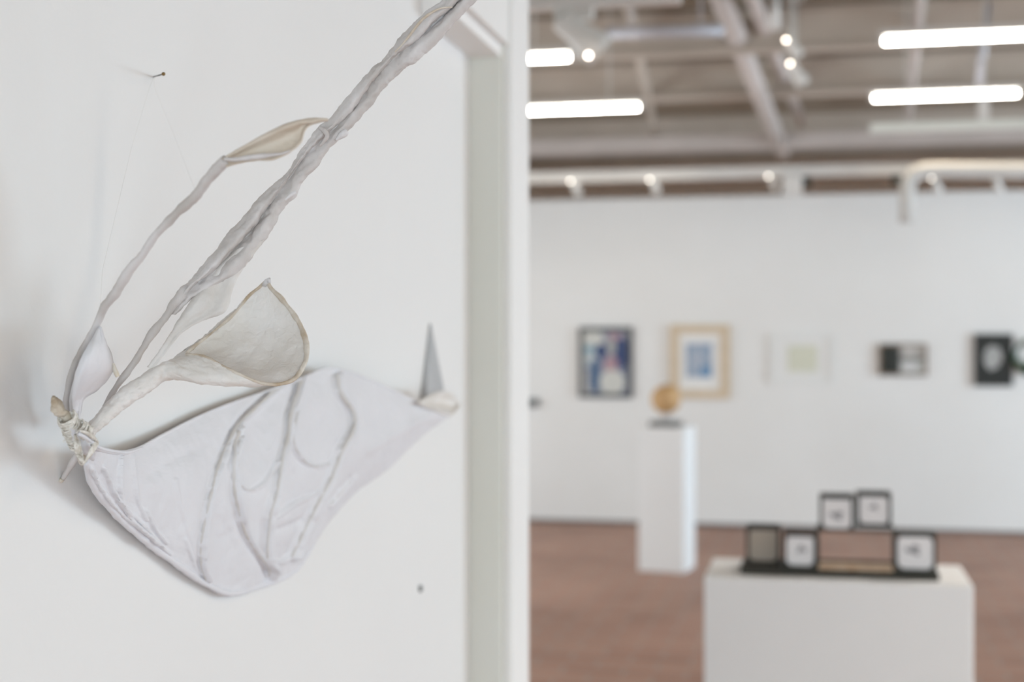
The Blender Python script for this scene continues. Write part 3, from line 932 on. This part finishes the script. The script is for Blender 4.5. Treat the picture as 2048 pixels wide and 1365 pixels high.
VE = [([(566, 772), (546, 788), (504, 826), (472, 862), (440, 935), (420, 1005), (408, 1080), (406, 1130), (416, 1160)], 5.0, .0040),
      ([(479, 862), (471, 913), (470, 950), (475, 994), (495, 1068), (530, 1120), (548, 1142)], 5.5, .0045),
      ([(479, 880), (478, 930), (482, 965), (497, 981), (520, 977), (540, 960), (560, 925)], 3.5, .0022),
      ([(604, 762), (597, 790), (585, 826), (579, 875), (566, 930), (556, 990), (543, 1040), (537, 1105), (546, 1155)], 6.0, .0045),
      ([(596, 826), (588, 875), (597, 903), (614, 925), (634, 934), (662, 929)], 4.0, .0030),
      ([(677, 752), (685, 788), (711, 826), (709, 862), (691, 893), (678, 926), (662, 965), (640, 1004), (625, 1035), (601, 1084), (588, 1112)], 6.5, .0048),
      ([(660, 1012), (688, 981), (708, 958)], 5.0, .0028),
      ([(553, 1033), (595, 1008), (640, 985)], 4.0, .0028),
      ([(540, 1117), (560, 1124), (588, 1112), (605, 1098)], 4.5, .0030),
      ([(180, 935), (200, 975), (240, 1025), (300, 1075), (338, 1108)], 4.0, .0022),
      ([(205, 935), (228, 985), (262, 1038), (310, 1085)], 3.0, .0020),
      ([(240, 915), (238, 960), (246, 1010), (285, 1050), (322, 1090)], 3.0, .0020),
      ([(264, 908), (268, 950), (275, 1000), (292, 1040)], 2.6, .0014),
      ([(290, 1020), (310, 1060), (330, 1085)], 3.0, .0020),
      ([(350, 960), (360, 1010), (378, 1070), (394, 1120)], 3.2, .0010),
      ([(370, 1080), (392, 1135), (405, 1150)], 3.2, .0014),
      ([(300, 950), (345, 920), (392, 900)], 12, -.0012),
      ([(740, 900), (790, 870), (850, 835)], 8, .0020),
      ([(560, 1060), (590, 1050), (620, 1040)], 8, -.0020)]
H = np.zeros(X.shape)
for poly, wd, am in VE:
    pp = cr(poly, 6 * len(poly))
    d = seg_dist(X, Y, pp)
    tt = np.exp(-(d / wd) ** 2)
    H += 1.5 * am * tt
    if am > 0.002:                      # the paper pulls in on the near side of every rib
        d2 = seg_dist(X + wd * 1.7, Y, pp)
        H -= 0.8 * am * np.exp(-(d2 / (wd * 1.3)) ** 2)
# sagging hollows between the ribs
for (cx, cy, rx, ry, am) in ((645, 860, 40, 70, -.008), (520, 900, 30, 90, -.006), (440, 1060, 24, 80, -.004), (590, 970, 30, 60, -.005), (520, 1050, 22, 60, -.004), (760, 840, 50, 40, -.006)):
    H += am * np.exp(-((X - cx) / rx) ** 2 - ((Y - cy) / ry) ** 2)
G = G + N_ * H[..., None]
leaf = MB().grid(G).build('veined_leaf', M['leaf_paper'], PLANT, smooth=True, solid=0.0014)
LEAFG = G
# cords laid on the paper along the main veins
GX, GY = project(G)
Nl = gnormals(G)
if Nl[..., 0].mean() < 0: Nl = -Nl
def vein(poly, rad, dx=-4.0):
    pts, rs = [], []
    pl_ = cr(poly, 12 * len(poly))
    for i_, (x_, y_) in enumerate(pl_):
        k_ = np.argmin((GX - (x_ + dx)) ** 2 + (GY - y_) ** 2)
        ii, jj = divmod(int(k_), GX.shape[1])
        t_ = i_ / (len(pl_) - 1)
        r_ = rad * (1 - 0.55 * t_) * (1 + 0.12 * math.sin(i_ * 0.5))
        pts.append(G[ii, jj] + Nl[ii, jj] * r_ * 0.1)
        rs.append(r_)
    pts = np.array(pts)
    for _ in range(14):
        pts[1:-1] = 0.25 * pts[:-2] + 0.5 * pts[1:-1] + 0.25 * pts[2:]
    MB().tube(pts, rs, 10, wob=0.08).build('vein', M['vein'], leaf, smooth=True)
for i_, rd_ in ((0, .0026), (1, .0025), (3, .0031), (5, .0035)):
    vein(VE[i_][0], rd_)
for i_, rd_ in ((2, .0009), (4, .0012), (6, .0014)):
    vein(VE[i_][0], rd_, -2.0)
# rolled rims of the leaf
def rim(pts, rads, name, mat, parent, seg=10, wob=0.25, n=90):
    pts = cr(pts, n); rads = cr(np.array(rads)[:, None], n)[:, 0]
    return MB().tube(pts, rads, seg, wob=wob).build(name, mat, parent, smooth=True)
bot = G[:, 0]; top = G[:, -1]
rim(bot[::12][:19], [.0022, .003, .0036, .0036, .0036, .0034, .0036, .0036, .0034, .0038, .0034, .0030, .0036, .003, .0028, .0026, .0022, .002, .002], 'rolled_rim', M['leaf_paper'], leaf, n=160)
rim(top[::15][:22], [.0022] * 4 + [.0014] * 6 + [.0016] * 12, 'rolled_rim', M['leaf_paper'], leaf, n=160)
# curled shell at the leaf tip
rows = []
for (lo_, hi_, md) in (((834, 806, .064), (840, 803, .064), (837, 805, .062)),
                  ((852, 815, .066), (862, 791, .060), (857, 803, .056)),
                  ((870, 822, .067), (884, 784, .058), (878, 803, .050)),
                  ((886, 828, .068), (905, 789, .058), (896, 808, .050)),
                  ((898, 831, .068), (917, 802, .060), (908, 816, .056)),
                  ((904, 830, .068), (920, 816, .064), (912, 823, .064))):
    rows.append([PN(*lo_), PN(*md), PN(*hi_)])
Gs = surf(rows, 40, 24)
MB().grid(Gs).build('curled_tip', M['bloom_paper'], leaf, smooth=True, solid=0.003)

# ---- open bloom with its stem
rimc = [(372, 708, 1.160), (400, 711, 1.150), (430, 723, 1.142), (465, 742, 1.136), (505, 761, 1.138), (546, 772, 1.147), (582, 764, 1.160),
        (606, 737, 1.176), (614, 700, 1.192), (601, 652, 1.208), (574, 611, 1.220), (543, 577, 1.226), (531, 564, 1.228), (500, 592, 1.224),
        (460, 635, 1.214), (415, 671, 1.192)]
NR = 96
RM = cr(rimc, NR, True)
angs = cr(np.array([0, 35, 60, 85, 110, 140, 165, 190, 205, 225, 245, 262, 275, 295, 320, 345], float)[:, None], NR, False)[:, 0]
angs = np.interp(np.arange(NR) / NR * 16, np.arange(17), [0, 35, 60, 85, 110, 140, 165, 190, 205, 225, 245, 262, 275, 295, 320, 345, 360])
def stem_ring(cx, cy, rpx, zc, dirx, diry):
    l = math.hypot(dirx, diry); dx, dy = dirx / l, diry / l
    ux, uy = dy, -dx                    # image vector across the stem, pointing up
    if uy > 0: ux, uy = -ux, -uy
    out = []
    for a in angs:
        a = math.radians(a)
        out.append(P(cx + ux * rpx * math.cos(a), cy + uy * rpx * math.cos(a), zc - rpx * zc / F * math.sin(a)))
    return np.array(out)
stems = [(176, 872, 8, 1.112), (186, 858, 12, 1.114), (206, 835, 16, 1.118), (232, 812, 17, 1.124), (262, 788, 18, 1.13), (300, 762, 19, 1.14), (335, 743, 19, 1.148)]
rings = []
for i, (cx, cy, rp, zc) in enumerate(stems):
    a_, b_ = stems[max(i - 1, 0)], stems[min(i + 1, len(stems) - 1)]
    rings.append(stem_ring(cx, cy, rp, zc, b_[0] - a_[0], b_[1] - a_[1]))
base = rings[-1]
R3 = np.array([P(*q) for q in RM])
mid1, mid2 = [], []
for k in range(NR):
    a = angs[k]
    fr = max(0.0, math.sin(math.radians(min(max((a - 20) / 170 * 180, 0), 180))))   # front lip
    bk = max(0.0, math.sin(math.radians(min(max((a - 170) / 170 * 180, 0), 180))))  # back petal
    for f_, lst, s_ in ((0.33, mid1, 0.85), (0.68, mid2, 1.0)):
        p = base[k] * (1 - f_) + R3[k] * f_
        px_, py_ = project(p[None, None, :]); px_, py_ = px_[0, 0], py_[0, 0]
        zc_ = -p[0] * SA + p[1] * CA
        zc_ += 0.022 * bk * s_ - 0.006 * fr
        py_ += 14 * fr * s_ * (1.25 - f_) + 6 * bk * (1 - f_)
        lst.append(P(px_, py_, zc_))
rings += [np.array(mid1), np.array(mid2), R3]
rings = np.array(rings)
GB = np.stack([cr(rings[:, k], 130) for k in range(NR)], 1)
# crumple, strongest inside the cup
GB = crumple(GB, 0.0014, 60, True)
GB = crumple(GB, 0.0008, 190, True, seed=9)
bloom = MB().grid(GB, closed_v=True).build('open_bloom', M['bloom_paper'], PLANT, smooth=True, solid=0.0012)
bl_rim = MB()
RC = GB[-1]
RCs = cr(RC[::3], 200, True)
rr = [0.0013 + 0.0010 * math.exp(-((i_ - 102) / 38) ** 4) + 0.0006 * noise.noise(Vector(q) * 80) for i_, q in enumerate(RCs)]
bl_rim.tube(list(RCs) + [RCs[0]], rr + [rr[0]], 8, wob=0.3).build('wired_rim', M['rim'], bloom, smooth=True)
MB().tube([P(527, 572, 1.226), P(533, 563, 1.224), P(538, 560, 1.222), P(540, 566, 1.221)], [.0016, .0022, .0022, .001], 8, wob=0.3).build('petal_tip', M['paper'], bloom, smooth=True)
MB().tube([P(166, 862, 1.113), P(171, 846, 1.113), P(176, 853, 1.110), P(181, 876, 1.108)], [.0012, .0016, .0018, .001], 8, wob=.3).build('torn_edge', M['stub'], bloom, smooth=True)

# ---- long rolled spear leaf
SP = [((935, -70), (992, -35), 1.168), ((886, 0), (938, 12), 1.17), ((848, 26), (903, 50), 1.172), ((816, 61), (860, 96), 1.175),
      ((790, 90), (830, 122), 1.176), ((773, 112), (806, 138), 1.178), ((749, 136), (781, 163), 1.18), ((727, 157), (765, 180), 1.18), ((698, 192), (737, 215), 1.182),
      ((670, 225), (701, 252), 1.182), ((637, 258), (684, 272), 1.182), ((617, 284), (655, 304), 1.182), ((598, 308), (636, 328), 1.182), ((569, 350), (608, 358), 1.18),
      ((535, 383), (590, 389), 1.18), ((505, 412), (566, 414), 1.178), ((474, 451), (550, 444), 1.176), ((447, 482), (522, 488), 1.172),
      ((400, 540), (470, 548), 1.166), ((376, 567), (425, 574), 1.163), ((353, 597), (385, 597), 1.16), ((334, 628), (350, 630), 1.156)]
rows = []
for i, (l_, r_, zc) in enumerate(SP):
    w_ = math.hypot(r_[0] - l_[0], r_[1] - l_[1])
    m_ = w_ * zc / F
    def at(f_, dz, sh=0): return P(l_[0] + (r_[0] - l_[0]) * f_, l_[1] + (r_[1] - l_[1]) * f_, zc + dz * m_)
    cre = 0.42 + 0.12 * math.sin(i * 0.9)
    dp = -0.06 if i > 3 else 0.10
    rows.append([at(0, 0), at(0.10, -.22), at(cre * .62, -.36), at(cre - .05, -.24), at(cre, dp), at(cre + .07, -.10), at(0.74, -.26), at(0.93, -.16), at(1, .06), at(0.7, .34), at(.3, .34)])
GW = surf(rows, 260, 66, True)
GW = crumple(GW, 0.0015, 55, True, seed=5)
GW = crumple(GW, 0.0009, 170, True, seed=8)
spear = MB().grid(GW, closed_v=True).build('spear_leaf', M['shade_grey_paper'], PLANT, smooth=True)
# lower right lobe of the spear leaf
LB = [((470, 500), (528, 480), 1.17), ((428, 542), (479, 548), 1.166), ((402, 575), (463, 583), 1.163), ((384, 598), (457, 609), 1.16), ((374, 614), (444, 627), 1.158), ((363, 630), (413, 640), 1.156),
      ((350, 650), (384, 653), 1.153), ((340, 667), (358, 672), 1.151), ((322, 697), (336, 700), 1.148), ((306, 719), (317, 724), 1.146), ((294, 735), (302, 739), 1.144)]
rows = []
for (l_, r_, zc) in LB:
    m_ = math.hypot(r_[0] - l_[0], r_[1] - l_[1]) * zc / F
    def at(f_, dz): return P(l_[0] + (r_[0] - l_[0]) * f_, l_[1] + (r_[1] - l_[1]) * f_, zc + dz * m_)
    rows.append([at(0, 0), at(.12, -.2), at(.35, -.20), at(.6, -.10), at(.85, -.12), at(1, 0), at(.6, .08), at(.25, .16)])
GL = crumple(surf(rows, 120, 40, True), 0.0008, 60, True, seed=2)
MB().grid(GL, closed_v=True).build('leaf_lobe', M['lobe_paper'], spear, smooth=True)
# crumpled raised edge strips on the spear leaf
def pxtube(pts, name, mat, parent, wob=0.25, seg=12, n=None):
    """pts: (px, py, zc, radius in px)"""
    A = cr([(*P(a, b, c), r * c / F) for a, b, c, r in pts], n or 10 * len(pts))
    return MB().tube(A[:, :3], A[:, 3], seg, wob=wob).build(name, mat, parent, smooth=True)
pxtube([(905, 14, 1.163, 1.5), (880, 17, 1.160, 2.2), (856, 30, 1.158, 3), (838, 46, 1.158, 2.6), (812, 80, 1.16, 2), (790, 104, 1.162, 1.4)], 'rolled_lip', M['rim'], spear)
pxtube([(928, 20, 1.168, 1.6), (902, 50, 1.170, 2.2), (872, 82, 1.172, 2.4), (848, 104, 1.173, 3.6), (838, 113, 1.173, 4.2), (822, 122, 1.174, 2.6), (806, 136, 1.176, 2), (780, 160, 1.178, 1.2)], 'rolled_lip', M['shade_grey_paper'], spear)
pxtube([(692, 262, 1.178, 6), (686, 268, 1.177, 7), (672, 280, 1.178, 3)], 'paper_fold', M['paper'], spear, 0.4)
pxtube([(590, 384, 1.176, 4), (580, 391, 1.174, 3.4), (570, 400, 1.174, 2.4)], 'paper_fold', M['paper'], spear, 0.4)
pxtube([(640, 256, 1.176, 4), (650, 262, 1.172, 5), (654, 274, 1.172, 4), (640, 292, 1.174, 2)], 'paper_fold', M['shade_grey_paper'], spear, 0.4)
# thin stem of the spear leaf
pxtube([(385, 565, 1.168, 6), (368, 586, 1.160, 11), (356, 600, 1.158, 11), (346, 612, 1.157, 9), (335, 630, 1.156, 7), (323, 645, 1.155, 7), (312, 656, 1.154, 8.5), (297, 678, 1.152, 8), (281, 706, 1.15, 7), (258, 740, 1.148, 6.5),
        (237, 768, 1.146, 6.5), (222, 792, 1.145, 6), (208, 815, 1.143, 5)], 'spear_stem', M['shade_grey_paper'], spear, 0.3)

# ---- arched thin stem with its folded pod leaf
def ZN(px, n): return (WALLX + n) / ((px - CX) / F * CA - SA)
arch = [(452, 320, 0.065, 10), (440, 332, 0.067, 11), (418, 356, 0.071, 11), (390, 393, 0.075, 10), (352, 428, 0.079, 9), (312, 470, 0.081, 8), (283, 512, 0.083, 8.5), (262, 537, 0.085, 10),
        (240, 572, 0.087, 10), (226, 594, 0.088, 10), (207, 618, 0.074, 8), (192, 652, 0.075, 7), (170, 691, 0.076, 6.5), (149, 731, 0.061, 6.5), (138, 768, 0.060, 6.5), (133, 806, 0.043, 7), (138, 830, 0.040, 7), (150, 856, 0.036, 6)]
def AZ(py): return 1.0 + 0.135 * min(1, max(0, (py - 320) / 536)) ** 0.85
ar = pxtube([(a, b, AZ(b), r) for a, b, n, r in arch], 'arched_stem', M['shade_grey_paper'], PLANT, 0.22, n=200)
# second strand lying beside it near the knot
pxtube([(a, b, AZ(b) - .004, r) for a, b, n, r in [(176, 702, .05, 3), (160, 735, .052, 4), (150, 768, .052, 4.5), (144, 800, .05, 5), (146, 828, .046, 5), (156, 850, .04, 5)]], 'side_strand', M['paper'], ar, 0.2)
PD = [((442, 318), (452, 333), .065), ((470, 302), (478, 326), .065), ((505, 282), (512, 321), .065), ((540, 263), (545, 319), .065), ((568, 250), (575, 306), .065),
      ((590, 243), (600, 287), .066), ((606, 240), (609, 262), .067), ((622, 237), (622, 250), .068), ((640, 237), (640, 244), .069), ((656, 238), (656, 241), .070)]
rows = []
for (l_, r_, n) in PD:
    def at(f_, dn): return P(l_[0] + (r_[0] - l_[0]) * f_, l_[1] + (r_[1] - l_[1]) * f_, 1.0 - dn * 0.8)
    w_ = math.hypot(r_[0] - l_[0], r_[1] - l_[1]) * 1.0 / F
    rows.append([at(0, .30 * w_), at(.12, .42 * w_), at(.35, 0), at(.6, -.1 * w_), at(.85, .05 * w_), at(1, .3 * w_)])
GP = crumple(surf(rows, 110, 40), 0.0006, 60, seed=4)
pod = MB().grid(GP).build('pod_leaf', M['pod_paper'], PLANT, smooth=True, solid=0.0012)
pxtube([(a, b, .994, r) for a, b, n, r in [(448, 318, .071, 5), (470, 319, .073, 5), (500, 315, .075, 5.5), (535, 311, .075, 5), (562, 308, .073, 3), (580, 302, .071, 2)]], 'rolled_fold', M['shade_grey_paper'], pod)
pxtube([(a, b, .996, r) for a, b, n, r in [(590, 246, .073, 3), (610, 244, .074, 5), (625, 243, .075, 4), (640, 239, .075, 3), (657, 240, .074, 2)]], 'curled_tip', M['pod_paper'], pod)

# ---- small white leaflet on the arched stem
LF = [((199, 652), (201, 655), .068), ((190, 668), (206, 672), .070), ((178, 690), (214, 690), .073), ((166, 712), (222, 712), .072), ((156, 735), (227, 735), .068),
      ((150, 758), (216, 757), .063), ((146, 782), (192, 780), .057), ((146, 804), (166, 800), .051), ((148, 828), (160, 826), .046), ((152, 848), (157, 846), .041)]
rows = []
for (l_, r_, n) in LF:
    w_ = math.hypot(r_[0] - l_[0], r_[1] - l_[1]) * 1.15 / F
    def at(f_, dn): return PN(l_[0] + (r_[0] - l_[0]) * f_, l_[1] + (r_[1] - l_[1]) * f_, n + dn)
    rows.append([at(0, 0), at(.18, .22 * w_), at(.4, .30 * w_), at(.65, .26 * w_), at(.88, .12 * w_), at(1, -.02)])
GF = crumple(surf(rows, 90, 40), 0.0008, 70, seed=6)
lf = MB().grid(GF).build('small_leaflet', M['leaf_paper'], PLANT, smooth=True, solid=0.001)
pxtube([(226, 728, ZN(226, .066), 3), (229, 738, ZN(229, .068), 4), (233, 748, ZN(233, .070), 4.5), (236, 754, ZN(236, .071), 4)], 'tip_twig', M['stick'], lf, 0.2)

# ---- knot: sticks, core and twine
pxtube([(107, 792, ZN(107, .040), 2), (108, 800, ZN(108, .040), 8), (117, 815, ZN(117, .040), 11), (128, 833, ZN(128, .040), 12), (138, 850, ZN(138, .038), 11), (150, 880, ZN(150, .034), 10), (160, 905, ZN(160, .032), 9), (168, 925, ZN(168, .031), 7)],
       'root_stub', M['stub'], PLANT, 0.8, n=90, seg=20)
pxtube([(163, 900, ZN(163, .030), 7), (150, 918, ZN(150, .022), 7), (137, 940, ZN(137, .010), 6), (126, 957, ZN(126, .002), 4.5), (122, 963, ZN(122, .0005), 3.5)],
       'mounting_stick', M['shade_grey_paper'], PLANT, 0.25, n=40)
pxtube([(124, 959, ZN(124, .002), 5), (121, 964, ZN(121, .0006), 4.6)], 'dark_end', M['stub'], PLANT, 0.2, n=5)  # darker end piece where the stick meets the wall
pxtube([(140, 850, ZN(140, .046), 6), (152, 872, ZN(152, .046), 10), (165, 893, ZN(165, .046), 12), (178, 905, ZN(178, .046), 10), (186, 918, ZN(186, .044), 5)], 'wrapped_core', M['leaf_paper'], PLANT, 0.2, n=50)
pxtube([(158, 868, ZN(158, .058), 4), (172, 876, ZN(172, .059), 4.5), (186, 886, ZN(186, .058), 4), (200, 896, ZN(200, .058), 3.5), (228, 903, ZN(228, .062), 3.5), (258, 905, ZN(258, .068), 3.5), (285, 896, ZN(285, .07), 2)], 'leaf_wire', M['leaf_paper'], PLANT, 0.15, n=80)

def coils(c0, c1, r0, r1, turns, tr, seed, squash=1.0):
    """twine wound round the axis c0 -> c1"""
    c0, c1 = Vector(c0), Vector(c1)
    ax = (c1 - c0).normalized()
    a = ax.orthogonal().normalized(); b = ax.cross(a)
    pts = []
    n = int(turns * 18)
    rs = random.Random(seed)
    for i in range(n + 1):
        t = i / n
        th = 2 * math.pi * turns * t
        rr_ = (r0 + (r1 - r0) * t) * (1 + 0.12 * math.sin(3.7 * th + seed) * rs.uniform(0.4, 1))
        wv = 0.0012 * math.sin(th * 0.37 + seed)
        pts.append(c0.lerp(c1, t) + ax * wv + a * rr_ * math.cos(th) + b * rr_ * math.sin(th) * squash)
    return pts
tw = MB()
A0, A1 = PN(132, 838, .044), PN(158, 892, .040)
for k, (rr0, rr1, tn) in enumerate(((.0058, .0066, 10), (.0064, .0072, 9), (.0068, .0068, 8), (.0072, .0064, 6))):
    jit = np.array([0, 0, 0.0008 * k])
    tw.tube(coils(A0 + jit, A1 + jit, rr0, rr1, tn, 0, k + 1.0), 0.00075, 6, wob=.6)
B0, B1 = PN(158, 852, .050), PN(176, 868, .054)
for k in range(2):
    tw.tube(coils(B0, B1, .0050, .0056, 6, 0, 4.0 + k), 0.0008, 6, wob=.5)
# long crossing loops
for k in range(4):
    o_ = k * 3.0
    loop = [(160 + o_ * .3, 862, .060), (178 + o_, 868 + o_, .062), (190 + o_ * .6, 878 + o_, .058), (182 + o_ * .4, 900 + o_ * .5, .060), (172 + o_ * .4, 920 - o_ * .3, .054), (163 + o_ * .4, 930 - o_ * .5, .044), (155 + o_, 912, .050), (150 + o_, 892, .052), (150, 870, .048)]
    tw.tube(cr([PN(*q) for q in loop], 50), 0.0010, 6, wob=.4)
for k in range(3):
    tw.tube(cr([PN(152 + k * 3, 905 + k * 2, .048), PN(160 + k * 2, 920, .056), PN(168, 926 - k, .056), PN(176 + k, 912, .058), PN(186 + k, 892 + k * 2, .060)], 26), 0.0010, 6, wob=.4)
for k in range(26):     # frayed ends
    q0 = Vector(PN(random.uniform(128, 176), random.uniform(842, 892), random.uniform(.046, .056)))
    dv = Vector((random.uniform(-.2, 1), random.uniform(-1, 1), random.uniform(-1, 1))).normalized() * random.uniform(.002, .005)
    tw.tube([q0, q0 + dv * .5 + Vector((0, 0, .0006)), q0 + dv], 0.0003, 5)
tw.build('twine_binding', M['twine'], PLANT, smooth=True)

bpy.context.view_layer.update()
